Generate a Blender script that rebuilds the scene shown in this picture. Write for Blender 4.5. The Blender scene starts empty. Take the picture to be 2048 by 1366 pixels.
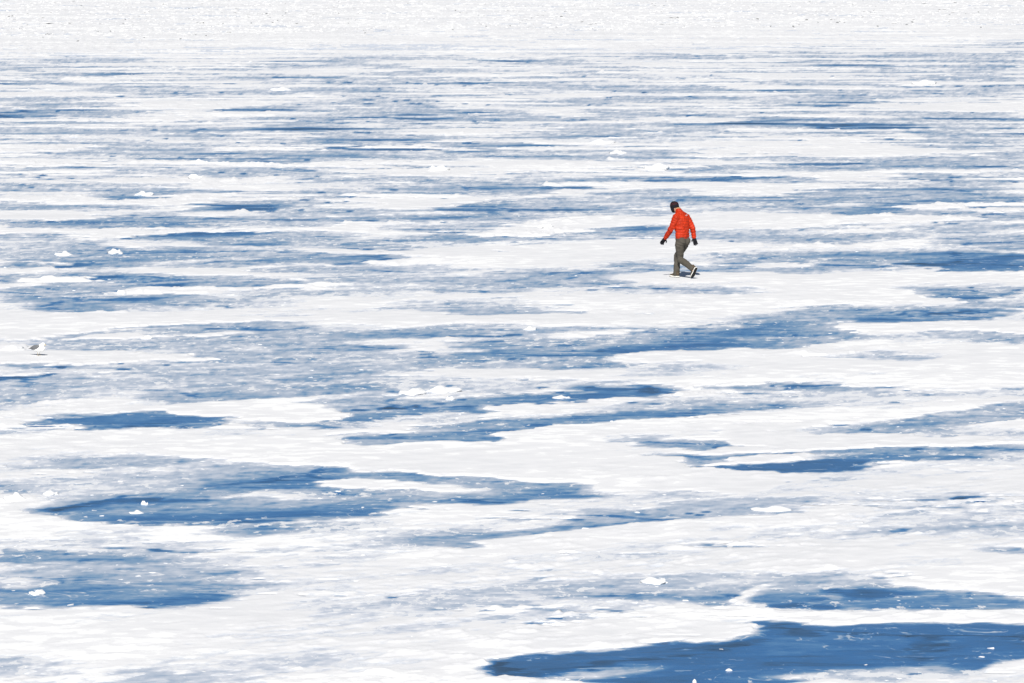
import bpy, bmesh, math, random
import numpy as np
from mathutils import Vector, Matrix
from mathutils.bvhtree import BVHTree

# ------------------------------------------------------------------ camera, sky, sun, exposure
S = bpy.context.scene
COL = S.collection
CAM_H = 9.34                       # metres above the ice (a pier or bluff)
FPX = 2048 * 200.0 / 36.0          # focal length in photograph pixels (200 mm)
YH = -250.0                        # row of the horizon (above the frame)
PITCH = math.atan((683 - YH) / FPX)
cam_d = bpy.data.cameras.new('camera')
cam = bpy.data.objects.new('camera', cam_d)
COL.objects.link(cam)
cam.location = (0, 0, CAM_H)
cam.rotation_euler = (math.pi / 2 - PITCH, 0, 0)
cam_d.sensor_width = 36
cam_d.lens = 200
cam_d.clip_start = 0.5
cam_d.clip_end = 60000
S.camera = cam

SUN_EL, SUN_AZ = math.radians(40), math.radians(186)
w = bpy.data.worlds.new('World')
S.world = w
w.use_nodes = True
nt = w.node_tree
sky = nt.nodes.new('ShaderNodeTexSky')
sky.sky_type = 'NISHITA'
sky.sun_disc = False
sky.sun_elevation = SUN_EL
sky.sun_rotation = SUN_AZ
sky.air_density = 1.0
sky.dust_density = 0.3
nt.links.new(sky.outputs[0], nt.nodes['Background'].inputs[0])
nt.nodes['Background'].inputs[1].default_value = 0.05

sun_d = bpy.data.lights.new('sun', 'SUN')
sun_d.energy = 5.0
sun_d.angle = math.radians(0.53)
sun_d.color = (1.0, 0.965, 0.91)
sun = bpy.data.objects.new('sun', sun_d)
COL.objects.link(sun)
sdir = Vector((math.sin(SUN_AZ) * math.cos(SUN_EL), math.cos(SUN_AZ) * math.cos(SUN_EL), math.sin(SUN_EL)))
sun.rotation_euler = sdir.to_track_quat('Z', 'Y').to_euler()
sun.location = sdir * 50

S.view_settings.view_transform = 'Standard'
S.view_settings.look = 'None'
S.view_settings.gamma = 1
S.view_settings.exposure = 0.04
S.render.engine = 'CYCLES'
try:
    S.cycles.use_denoising = True
except Exception:
    pass

# ------------------------------------------------------------------ helpers
rng = np.random.default_rng(7)
random.seed(11)
CP, SP = math.cos(PITCH), math.sin(PITCH)


def px2g(px, py):
    """photograph pixel -> point on the lake (z = 0)"""
    px = np.asarray(px, float)
    py = np.asarray(py, float)
    cx, cy = px - 1024, -(py - 683)
    dy = FPX * CP + cy * SP
    dz = -FPX * SP + cy * CP
    t = -CAM_H / dz
    return cx * t, dy * t


def tag(o, label=None, cat=None, group=None, kind=None):
    if label: o['label'] = label
    if cat: o['category'] = cat
    if group: o['group'] = group
    if kind: o['kind'] = kind
    return o


def link(name, me, mat=None, parent=None):
    o = bpy.data.objects.new(name, me)
    COL.objects.link(o)
    if mat is not None and me is not None:
        if not me.materials:
            me.materials.append(mat)
    if parent is not None:
        o.parent = parent
    return o


_perm = rng.permutation(4096)
_ang = rng.random(4096) * 2 * math.pi
_gx, _gy = np.cos(_ang), np.sin(_ang)


def perlin(x, y, seed=0):
    xi = np.floor(x).astype(np.int64)
    yi = np.floor(y).astype(np.int64)
    fx, fy = x - xi, y - yi
    u = fx * fx * fx * (fx * (fx * 6 - 15) + 10)
    v = fy * fy * fy * (fy * (fy * 6 - 15) + 10)

    def g(ix, iy, dx, dy):
        h = _perm[(_perm[(ix + seed * 131) & 4095] + iy) & 4095]
        return _gx[h] * dx + _gy[h] * dy
    a = g(xi, yi, fx, fy)
    b = g(xi + 1, yi, fx - 1, fy)
    c = g(xi, yi + 1, fx, fy - 1)
    d = g(xi + 1, yi + 1, fx - 1, fy - 1)
    return ((a + (b - a) * u) * (1 - v) + (c + (d - c) * u) * v) * 1.5


def fbm(x, y, oct=4, seed=0, gain=.5):
    s, a, f = 0, 1.0, 1.0
    for i in range(oct):
        s = s + a * perlin(x * f + i * 17.3, y * f - i * 9.1, seed + i)
        a *= gain
        f *= 2.03
    return s


def sstep(a, b, x):
    t = np.clip((x - a) / (b - a), 0, 1)
    return t * t * (3 - 2 * t)


def nmat(name):
    m = bpy.data.materials.new(name)
    m.use_nodes = True
    nt = m.node_tree
    return m, nt, nt.nodes['Principled BSDF'], nt.nodes, nt.links


def setp(b, **k):
    for n, v in k.items():
        b.inputs[n.replace('_', ' ')].default_value = v


# ------------------------------------------------------------------ where snow, frost and bare ice lie
# W/P polygon, S soft polygon, L spindle (x0 y0 x1 y1 thickness), R raised crest; value 1 snow, .4 frosted, 0 clear, <0 dark: cracks and painted undercut shade of snow edges
MAP = '''
@ 0 90 4
L .35 0 140 1100 120 60;L .35 0 190 550 190 50;L .3 0 290 500 290 60;L .15 250 240 1170 225 30;L .2 700 360 1650 350 50;L .15 950 390 2048 380 40
L .3 0 430 560 430 30;L .3 100 480 760 480 60;L .02 -200 555 540 550 54;L .3 300 560 1400 545 50;L .15 380 625 1350 610 40;L .3 0 690 800 690 40
L .1 700 700 1050 700 24;L 0 1300 680 1450 670 36;L .15 1350 690 2048 670 50;L .35 0 775 900 770 50;L .3 500 830 1550 800 70;L .3 0 890 1500 855 80
L .1 650 915 900 905 30;L 0 1100 920 1330 915 22;L .08 1500 885 2048 875 40;L .05 1550 940 2048 935 50;L .1 0 1000 760 975 40;L .1 100 1035 250 1035 16
L .25 450 1070 700 1070 50;L .25 750 1055 1000 1050 30;L .3 1350 1030 2048 1020 40;L .15 1600 1065 2048 1060 50;L .2 0 1150 600 1145 50;L .2 700 1200 1600 1180 90
L .1 1700 1310 2048 1300 40;L .12 0 1310 960 1310 28;L .35 1650 1270 2048 1265 40
L 1 -100 405 950 400 60;L 1 850 500 1800 510 80;L 1 -50 820 600 830 40;L 1 0 1090 1000 1080 50;L 1 500 1250 1700 1250 130;L 1 -100 1230 900 1240 70
R .05 300 605 1300 600 20;R .05 0 960 800 950 40;R .05 1500 1080 2048 1090 40;R .06 1100 935 2048 960 30
@ 512 90 4
L .3 0 140 1300 110 40;L .25 500 165 960 165 34;L .15 0 250 500 250 30;L .35 900 240 1800 190 50;L .1 1450 310 1700 308 14;L .35 0 310 1300 300 60
L .35 0 370 1500 340 60;L .3 600 440 1600 420 50;L .3 0 490 1600 490 50;L .05 0 520 300 515 26;L .1 800 540 1750 525 56;L .1 1700 555 2048 550 24
L .3 0 590 900 570 50;L .05 1200 590 1600 590 18;L .3 1000 640 2048 600 60;L .1 0 635 500 632 24;L .1 0 680 940 665 40;L .2 700 705 1100 703 16
L .1 430 755 1500 745 50;L .2 1600 800 1950 800 18;L -.05 580 833 1130 838 28;L .1 1500 870 2048 860 70;L .25 600 880 1470 905 50;L .3 100 900 850 880 60
L .05 -50 930 500 925 50;L .15 1080 985 1580 980 34;L .3 200 1040 500 1040 30;L .3 480 1080 1000 1080 40;L .3 600 1130 2048 1110 80;L .2 430 1170 750 1170 20
L .25 1400 1180 2048 1170 60;L .3 500 1220 830 1225 34;L .3 0 1275 620 1260 60;L .05 0 1310 140 1305 24;L .1 1600 1300 2048 1295 70;L .3 0 1350 760 1345 40
P 1 450 945 900 920 1500 940 2048 920 2048 1040 1500 1060 1000 1060 600 1020;L 1 800 1250 1600 1250 130;L 1 1500 690 2048 700 60;L 1 900 810 1900 830 50
R .07 1300 1000 1600 1000 30
@ 1024 90 4
L .3 0 125 480 120 26;L .08 640 95 820 94 10;L .3 800 110 1800 105 40;L .2 500 165 780 160 30;L .1 400 235 680 228 24;L .2 100 265 1000 255 24
L .2 0 345 380 335 34;L .15 620 350 920 340 24;L .35 620 365 1800 350 60;L .3 0 400 400 390 20;L .3 300 450 1200 440 70;L .2 1200 440 2048 430 50
L .3 700 550 2048 550 70;L .1 350 600 1000 593 26;L .25 0 600 350 590 30;P 1 0 520 600 505 1200 505 1500 520 1100 540 600 550 0 545
P 1 330 615 1000 600 1400 592 1700 600 1690 625 1200 640 700 640;L .25 300 650 1000 650 34;L .1 1090 645 1700 632 26;L .05 1690 630 2048 625 40
L .2 1250 670 2048 650 40;L .3 600 720 1600 710 60;L .3 100 745 600 740 40;L .3 800 780 1600 760 50;P 1 0 760 500 765 900 790 700 820 300 840 0 840
P 1 1050 790 1500 770 2048 760 2048 910 1700 900 1400 880 1700 850 1200 830;L .25 0 900 650 880 70;L .3 700 900 1700 830 50
P 1 0 930 500 920 850 950 700 1010 300 1040 0 1020;P 1 1300 930 2048 920 2048 960 1500 960;L .3 700 990 1300 980 60;L .2 1250 1010 2048 985 50
L .1 1400 1018 1600 1015 20;L .05 1000 1083 1150 1082 20;L .15 550 1070 1000 1065 30;L .02 1250 1078 2048 1072 26
P 1 380 1110 1000 1095 1600 1095 2048 1105 2048 1180 1600 1190 1300 1170 1000 1150 700 1180 450 1200 200 1215 380 1160
L .15 -50 1050 250 1050 50;L .15 -100 1175 390 1160 60;L .25 800 1185 1250 1180 50;L .1 0 1300 800 1280 70;L .15 600 1260 2048 1230 60;L .1 700 1350 1260 1345 34
L .05 1500 1270 2048 1240 40;L .25 1500 1310 2048 1300 30;R .06 1000 995 1350 980 30;R .05 560 785 860 785 20
@ 1536 90 4
L .3 200 100 2048 80 50;L .3 1300 130 2048 120 60;L .3 500 215 1250 210 34;L .3 1500 180 2048 180 50;L .35 1500 260 2048 260 60;L .25 0 310 800 320 40
L .25 1300 360 2048 340 60;L .1 420 398 800 395 32;L .2 0 440 950 430 60;L .1 0 465 850 475 30;L .3 800 380 2048 390 50;L .3 0 540 700 530 50
P 1 700 490 1400 470 2048 440 2048 540 1300 540 900 520;L .2 900 560 1900 555 40;L .15 1450 590 2048 590 50;L .05 -50 615 300 615 44;L .05 150 655 1200 640 70
L .1 500 615 860 612 30;L .3 1200 645 2048 640 50;P 1 -50 685 500 675 1300 670 1900 680 1600 700 1000 715 500 705;L .05 -50 718 1080 720 24
L .05 1220 705 1800 698 20;P 1 -50 740 600 745 900 800 1500 830 1600 870 1100 900 500 925 -50 890;L .2 850 750 1100 745 30;L .2 1400 735 2048 730 50
L .3 1500 820 2048 790 80;L .2 1650 860 2048 860 40;L .25 -50 915 500 925 30;L .25 300 970 2048 920 90;L .15 0 995 600 1000 24
P 1 0 1020 1100 1000 2048 1010 2048 1050 1300 1050 900 1080 300 1080 0 1060;L .2 0 1095 570 1090 40;L .2 1130 1065 1850 1065 50;L .25 880 1110 1110 1110 20
P 1 -50 1120 700 1115 1400 1120 800 1150 300 1190 -50 1215;L .15 450 1190 780 1190 34;L .2 800 1170 2048 1150 60;L .2 500 1250 2048 1210 80;L .1 0 1235 450 1230 40
L .15 0 1330 500 1320 40;L 0 590 1340 1080 1320 50;L .05 750 1310 1100 1305 30;L .1 1600 1290 2048 1285 20;P 1 1100 1290 2048 1300 2048 1345 1200 1340
R .05 1200 315 1400 310 20;R .04 0 840 700 850 60;R .05 1000 1310 2048 1270 30
@ 0 400 4
P 1 -50 90 800 85 1000 70 900 30 1500 40 1750 80 1800 110 1300 130 800 150 400 180 -50 185;L .12 0 70 960 70 24;L .1 1740 75 2100 65 44;L .2 0 200 600 200 60
L .2 550 190 1800 150 80;L .3 1100 200 2048 190 50;P 1 -50 240 500 230 1200 225 1800 240 1500 270 900 300 400 300 -50 285;L .05 -50 298 400 298 20
L .12 1150 310 2048 275 50;L .05 250 365 560 368 30;L .25 0 345 500 360 70;L 0 1850 350 2200 340 50;L .2 -50 410 1000 400 70;L .2 0 470 2048 430 100
L -.05 470 525 740 527 36;L .15 750 530 1000 510 50;L .05 150 535 250 530 24;L .15 1350 525 2048 515 40;P 1 850 580 1500 560 2100 575 1900 600 1300 610 1000 605
L .15 450 620 1230 618 50;L .2 0 640 250 630 30;P 1 -50 700 300 640 700 635 900 640 500 670 200 690;S .35 500 700 800 660 1500 640 1500 670 900 690
L .12 1100 700 2100 665 70;L .2 0 740 1000 700 70;L! 1 1000 745 2100 705 36;L .05 200 803 620 800 28;L .1 700 800 1560 790 60;L 0 480 870 800 880 50
S .22 700 860 1100 810 1500 810 1900 790 1700 850 1200 880;S .3 1200 780 2100 760 2100 840 1500 820
P! 1 -50 905 400 897 1000 905 1500 900 2100 935 2100 975 1700 985 1200 1015 700 1060 200 1105 -50 1105;P .15 180 1108 600 1065 1100 1020 1500 995 1500 1030 1000 1060 600 1090 300 1108
S .3 -50 1130 600 1110 1500 1030 2048 1000 2100 1170 1400 1200 600 1200 200 1170;L .1 500 1190 1250 1160 60;L .2 1000 1130 2048 1120 50
P! 1 -200 1190 100 1180 250 1205 800 1218 1300 1240 1790 1272 1300 1278 800 1300 450 1315 -200 1315;L .08 -150 1332 700 1315 34;S .35 200 1364 600 1330 2048 1280 2048 1364
L .12 1600 1260 2400 1260 60;L! .95 380 1115 1250 1085 34;L! .95 1200 1090 2100 1060 34;R .07 -80 1180 180 1178 30;R .04 1000 735 2100 705 30;R .07 100 640 700 645 30
@ 512 400 4
L .3 -100 25 600 15 50;L 0 0 72 140 70 20;L .25 0 110 800 115 50;L .3 0 190 700 170 60;L .2 300 170 1900 135 50
P 1 600 200 1200 165 1650 160 1250 190 900 230 1100 260 700 290 300 280 0 270 0 240;P .1 1250 220 1450 215 1620 225 1500 240 1350 245;L .25 1300 210 1970 190 60
L .05 0 285 330 285 20;L 0 -150 345 240 340 50;L .1 350 310 600 310 30;L .2 1300 320 2048 300 60;S .3 300 380 700 340 1400 310 1450 360 1100 385 700 385
L .1 700 378 1180 375 30;P 1 0 390 500 385 1150 400 1500 370 2048 350 2048 510 1500 520 1200 490 1000 450 500 420 100 420;L .15 0 440 420 445 30
L .05 50 495 300 490 34;L .12 540 490 880 485 50;L .12 850 470 1080 470 24;S .35 300 570 700 530 1300 520 1620 548 1200 575 700 582;L .25 0 560 500 560 30
P 1 0 590 400 580 640 590 450 640 200 655 0 650;L .12 0 670 330 665 34;S .4 450 660 900 590 1500 580 2048 570 2048 610 1300 630 1200 660 700 670
L .08 700 650 1220 640 40;L .2 1200 650 1450 650 16;S .35 900 710 1500 700 2048 650 2048 720 1300 720;S .3 0 720 400 700 800 730 700 760 300 780 0 800
L .12 1600 720 2048 715 40;S .4 1000 830 1250 780 1700 770 2048 790 2048 830 1500 860 1200 840;S .4 0 900 500 850 1000 860 1300 870 1000 890 500 900 200 930 0 935
L .25 1250 870 2048 890 50;P 1 0 940 500 910 1400 890 2048 910 2048 1025 1800 1010 1300 1000 700 1000 300 1000
S .35 0 1080 400 1050 900 1020 1500 1000 1800 1020 1400 1060 700 1100 200 1100;L .1 500 1095 1500 1075 50;L .12 1300 1050 2200 1060 60;L .2 0 1010 250 1020 30
L .1 0 1140 300 1145 60;S .45 0 1200 600 1180 1050 1190 800 1220 300 1220;L .15 500 1195 1050 1190 40;L .08 -50 1265 640 1260 70;L .1 1640 1165 1900 1160 30
S .4 1600 1180 1900 1130 2048 1100 2048 1200 1800 1200;L .2 700 1330 2048 1300 70;L 0 1500 1290 2100 1280 50;L .15 1250 1245 1350 1240 20;R .05 150 690 700 680 30;R .05 1700 270 2300 260 30
@ 1024 400 4
L .1 -50 70 1250 45 70;L .12 0 20 900 15 30;L .12 600 110 1270 108 34;L .1 1300 20 2048 15 50;L .2 1350 80 2048 60 30
P 1 500 130 1250 130 1500 120 2048 130 2048 220 1500 250 1250 180 900 230 400 250 100 200;S .35 0 150 300 140 500 150 300 170;R .08 0 262 500 250 50
S .2 0 290 600 260 1000 230 1250 240 1300 290 900 300 450 330 0 345;L .1 900 250 1200 240 30;P 1 0 355 600 330 1300 305 2048 340 2048 400 1500 430 1200 440 600 460 300 480 0 520
S .35 1460 270 1700 260 2048 250 2048 340 1700 330 1500 320;S .45 550 520 800 470 1250 470 1250 540 700 530;L .1 830 535 1245 535 26
S .4 1450 480 1700 440 2048 420 2048 500 1600 500;L .12 1600 490 2100 470 40;L .08 1530 570 2048 562 36;P! 1 1100 570 1400 585 1520 590 2048 590 2048 640 1300 650 1100 610
S .4 0 560 300 545 450 550 200 580 0 600;L .1 200 610 560 605 34;L .1 700 600 960 600 20;L .1 -100 680 850 655 60;S .45 400 740 600 700 1000 680 1500 690 1820 738 1600 745 1200 735 900 740
L .2 1500 735 1815 738 24;P 1 0 780 500 750 2048 750 2048 880 1500 950 900 1000 500 1040 0 1030;S .5 800 920 1000 885 1230 910 1050 938;L .15 0 890 100 880 40
L .2 0 905 380 905 14;L .2 0 1055 420 1050 34;R .05 200 1090 900 1060 40;S .4 0 1200 0 1100 500 1100 1000 1010 2048 960 2048 1040 1500 1080 900 1110 300 1160
S .18 700 1130 1000 1060 1500 1020 2048 980 2048 1080 1500 1100 1200 1120;P .05 -50 1230 200 1190 500 1160 900 1150 1400 1150 1500 1170 1200 1190 1000 1220 800 1240 300 1250
L .05 1300 1190 2048 1150 30;L 0 1850 1165 2100 1158 30;L .12 -50 1310 800 1315 50;S .35 300 1340 800 1310 1100 1320 1700 1330 1300 1360 700 1364
P 1 700 1260 1000 1220 1400 1220 2048 1190 2048 1364 1750 1330 1100 1300 800 1290;L! .88 0 1083 760 1066 26
@ 1536 400 4
L .1 0 20 2048 -5 40;L .15 0 90 500 80 30;L 0 590 105 1080 90 36;L .15 900 60 1350 50 20;L .1 1600 50 2048 48 20;L .2 1200 105 1500 110 16
P 1 -50 115 600 115 1100 120 1800 145 1400 165 900 180 500 210 -50 240;S .22 830 220 1000 180 1400 175 1600 195 1400 250 1200 275 1000 275
S .3 1400 180 1900 160 2048 90 2048 200 1600 210;S .3 0 300 400 260 500 280 300 310;L .1 500 340 900 325 40;S .4 1250 350 1500 300 2048 240 2048 330 1600 360 1400 365
L .08 1450 345 2100 310 60;L .15 1920 385 2060 385 16;S .4 0 430 500 400 1100 390 1100 430 600 440;L .06 -50 485 900 450 56;L .1 250 555 1100 490 56
P .06 1200 520 1230 460 1500 435 2200 450 2200 560 1700 570 1350 560 1350 530;L -.2 1150 515 1600 525 10;L .1 0 578 250 578 12
P 1 -50 590 500 570 1200 580 2048 600 2048 680 1800 690 1500 700 1300 740 1350 780 1500 810 1000 825 -50 835
P .12 1310 750 1380 715 1490 710 1480 735 1700 745 1880 745 1700 775 1560 795 1400 775;L .2 1700 850 2100 845 26
S .4 -50 960 200 860 700 840 1400 850 1700 870 1000 890 500 890 250 950 0 1000;P .05 330 960 450 900 650 885 900 885 1500 890 1950 890 1750 925 1600 970 1400 980 800 975 600 950
L -.2 1000 905 1800 908 12;L .08 0 1000 350 960 50;L .1 0 1035 480 1040 30;L .12 0 1065 700 1075 44;L .1 150 1130 600 1110 40;L 0 0 1165 190 1150 40
S .4 500 1100 800 1060 1300 1050 1400 1100 1100 1130 800 1120;P .35 1380 1110 1440 1055 1550 1045 1700 1065 1950 1095 2200 1100 2200 1140 1800 1140 1550 1115
P 1 -50 1180 400 1150 700 1150 1000 1140 2200 1150 2200 1364 -50 1364;S .45 600 1235 900 1215 1250 1240 1120 1265 850 1258;L .25 850 1262 1150 1264 14;R .05 0 1240 550 1220 50
P! 1 450 985 800 985 1700 985 2200 960 2200 1080 1700 1050 1300 1045 600 1050
@ 0 0 1
P -.05 985 1335 1010 1318 1100 1307 1250 1298 1380 1292 1480 1285 1560 1272 1582 1258 1560 1248 1530 1245 1700 1245 1900 1250 2160 1252 2160 1300 1980 1330 1900 1345 1800 1350 1700 1352 1620 1356 1560 1372 1300 1372 1180 1362 1080 1352 1000 1350
S .5 1900 1240 2160 1215 2160 1246 1990 1246;L! .92 1500 1232 2160 1240 26
P .05 1540 1190 1560 1175 1610 1164 1700 1172 1800 1183 1900 1193 2080 1208 2090 1214 1900 1215 1750 1214 1600 1222 1550 1218;L -.08 1640 1180 1830 1195 18;L -.1 1545 1214 1670 1217 14
P .1 1330 1196 1390 1182 1480 1174 1560 1172 1500 1192 1480 1205 1400 1203;P .13 1120 1190 1200 1180 1300 1170 1390 1165 1330 1185 1250 1195 1160 1192
L! .9 1490 1215 1555 1172 46
S .52 690 1215 900 1190 1020 1150 1200 1130 1400 1128 1460 1145 1560 1155 1600 1165 1500 1175 1300 1180 1100 1190 950 1205 800 1218;S .4 680 1215 800 1195 1020 1170 1020 1190 850 1212 760 1220
P .06 -80 1208 -80 1170 60 1180 130 1165 200 1152 250 1155 270 1170 370 1170 440 1180 430 1200 330 1212 200 1208 60 1212
S .4 -50 1105 60 1095 100 1110 180 1115 300 1105 380 1110 400 1122 370 1135 300 1140 200 1145 100 1155 -50 1165;L .1 -40 1118 110 1114 20;L .12 250 1157 410 1152 16;L .15 130 1112 300 1122 10
P 0 95 1025 150 1015 230 1005 330 1000 450 1005 620 1012 740 1018 770 1030 640 1040 540 1045 440 1050 330 1044 250 1047 180 1042 130 1032
P .12 180 1000 300 985 450 965 620 945 700 948 600 965 500 975 380 990 250 1003;L -.14 230 1004 420 999 6;L -.12 100 1022 250 1006 5;L .1 480 1064 660 1052 12
S .48 640 1082 780 1050 900 1045 1020 1035 1040 1050 940 1070 860 1085 760 1088;P .05 830 1088 880 1075 950 1067 1024 1065 1060 1068 960 1082 930 1092 870 1094
P .1 1024 1065 1110 1055 1170 1045 1250 1030 1350 1022 1420 1015 1530 1010 1540 1020 1400 1035 1290 1048 1190 1052 1130 1062 1050 1070;S .48 1024 1050 1060 1020 1200 1005 1300 990 1450 985 1600 1000 1480 1030 1300 1050 1100 1065
S .4 1430 1075 1500 1055 1650 1040 1750 1030 1900 1035 2150 1050 2150 1065 1850 1075 1700 1082 1560 1085 1450 1090;S .52 1330 1085 1420 1080 1520 1095 1500 1110 1400 1120 1250 1120 1200 1112
S .45 1700 985 1900 1000 2150 1005 2150 1030 1850 1025 1720 1005;L .3 1990 1100 2120 1102 14;L .25 -50 1338 60 1342 14;S .55 -50 1345 150 1346 320 1356 500 1362 500 1400 -50 1400
P .02 75 845 140 838 200 830 300 826 370 832 430 836 400 848 340 857 240 855 160 852;L -.25 230 853 345 855 4;L 0 560 850 710 849 10
P 0 690 830 740 815 790 810 870 808 900 810 960 813 940 822 870 825 800 835 740 843 690 845;P .02 740 815 880 803 1000 797 1060 792 1120 790 1190 775 1270 778 1340 785 1280 795 1180 800 1050 806 900 810
P -.02 730 880 790 868 850 862 900 852 960 845 1040 838 1120 832 1200 822 1300 815 1400 812 1560 818 1420 830 1270 832 1240 838 1150 845 1080 853 1020 860 970 865 990 873 960 880 850 882
L -.25 690 822 880 810 5;L -.2 1190 776 1330 785 5
S .42 1480 800 1600 785 1660 775 1760 780 2150 775 2150 795 1900 800 1750 815 1650 825 1500 828;L .15 1640 778 1720 776 8;L .1 1350 822 1600 815 14
S .42 1600 860 1750 845 1850 835 1950 815 2150 800 2150 820 2000 830 1920 845 1850 860 1700 862;P .05 1850 847 1930 834 2150 815 2150 832 1960 842 1900 852 1800 858;L .15 1720 863 1860 867 8;S .42 1900 862 2060 858 2060 872 1950 872
P .18 1300 890 1350 880 1420 890 1500 897 1540 900 1510 905 1430 900 1350 897;L .05 1550 899 1970 895 9;P .05 1290 920 1348 915 1450 912 1550 908 1500 915 1400 925 1350 928
P -.05 1396 930 1500 928 1580 922 1650 918 1720 918 1740 922 1730 930 1690 938 1640 940 1600 943 1540 942 1480 938;P .02 1690 916 1780 905 1880 900 1950 893 1960 915 1880 916 1780 920;S .32 1900 905 1950 893 2150 888 2150 915 1950 918
P 0 660 955 700 948 850 950 940 955 1040 965 1110 970 1150 978 1120 980 1020 972 940 972 860 965 760 962;L .05 690 973 800 976 8;L .05 680 990 810 990 9;P .05 800 1000 880 990 1000 990 1100 985 1180 992 1080 997 980 1003 880 1003;L .05 660 1016 770 1012 12;L .05 560 975 700 970 9
P .22 110 935 140 920 230 914 300 925 350 925 280 931 160 938;S .42 -50 985 200 950 320 940 450 930 640 925 700 935 600 945 400 975 250 990 100 985;L .2 -60 980 40 976 24
S .38 -60 765 150 735 300 722 440 718 600 722 700 715 700 745 600 760 450 790 350 800 250 790 100 790 -60 785;L .08 440 716 680 712 14;L .1 300 795 720 775 22;L .12 560 765 730 745 18;L .08 -60 808 100 795 20
S .35 100 690 200 672 330 655 450 648 560 655 640 662 700 668 800 665 860 672 700 690 560 695 400 700 250 700
S .48 680 755 760 752 850 745 900 755 1000 760 1150 765 1190 772 1100 780 950 790 800 800 680 812;S .35 690 756 770 750 850 760 760 768
L .08 970 732 1240 730 14;P .04 930 722 1040 702 1150 688 1300 680 1420 668 1560 652 1610 655 1560 672 1440 688 1380 694 1280 703 1150 712 1050 716;L -.1 1060 694 1220 688 4;L -.12 1190 700 1240 697 4;S .3 900 725 960 712 1060 697 1060 712 960 730;S .4 1340 743 1400 730 1450 733 1400 742 1350 747;L .1 1440 776 1512 777 4;L .08 1565 771 1616 771 5
P! 1 300 818 350 806 500 810 660 815 720 822 690 832 640 842 540 840 420 835 340 826
P! 1 500 872 700 885 960 889 1150 886 1280 906 1310 916 1440 935 1600 948 1500 985 1300 980 1150 970 1000 955 800 945 600 930 450 920 300 905 500 900
L! .85 700 851 1420 804 13;L! .9 1380 858 2090 795 24;S .5 500 895 700 890 900 905 1040 908 900 915 680 925;L! .95 1380 905 1650 896 10
P! 1 1390 880 1500 865 1700 866 1900 876 2090 878 1950 890 1850 895 1600 898 1480 893;L! .9 1400 928 1620 908 8
P! .95 640 967 700 957 780 960 860 972 1000 978 900 982 760 978 690 975
L! .6 1110 1352 1200 1353 4;L! .6 1600 1354 1850 1347 6
'''


def parse_map():
    out, x0, y0, s = [], 0., 0., 1.
    for ln in MAP.strip().split('\n'):
        if ln.startswith('@'):
            x0, y0, s = (float(a) for a in ln[1:].split())
            continue
        for c in ln.split(';'):
            a = c.split()
            if not a:
                continue
            k, val, n = a[0], float(a[1]), [float(q) for q in a[2:]]
            late = k.endswith('!')
            k = k[0]
            if k in 'LR':
                ax, ay, bx, by, th = n
                pts = []
                m = 7
                hs = (int(ax * 7 + ay * 13) % 97) / 97.
                for i in range(m + 1):
                    t = i / m
                    h = math.sin(math.pi * (t ** (.7 + .6 * hs))) ** .8 * th / 2 * (1 + .25 * math.sin(t * 9 + hs * 20))
                    pts.append((ax + (bx - ax) * t, ay + (by - ay) * t - h))
                for i in range(m - 1, 0, -1):
                    t = i / m
                    h = math.sin(math.pi * (t ** (.7 + .6 * hs))) ** .8 * th / 2 * (1 + .25 * math.cos(t * 8 + hs * 30))
                    pts.append((ax + (bx - ax) * t, ay + (by - ay) * t + h))
            else:
                pts = list(zip(n[0::2], n[1::2]))
            pts = np.array([(x0 + p[0] / s, y0 + p[1] / s) for p in pts])
            order = 4 if late else (3 if k == 'R' else (0 if val >= .9 else (1 if k == 'S' else 2)))
            out.append((order, k, val, pts))
    out.sort(key=lambda q: q[0])
    return out


SHAPES = parse_map()
A_ST = math.radians(42)


def edge_row(px):
    """row of the near edge of the brash ice field"""
    return 92 - 0.0135 * px + 3 * np.sin(px / 170.) + 1.5 * np.sin(px / 47. + 1)


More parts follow.
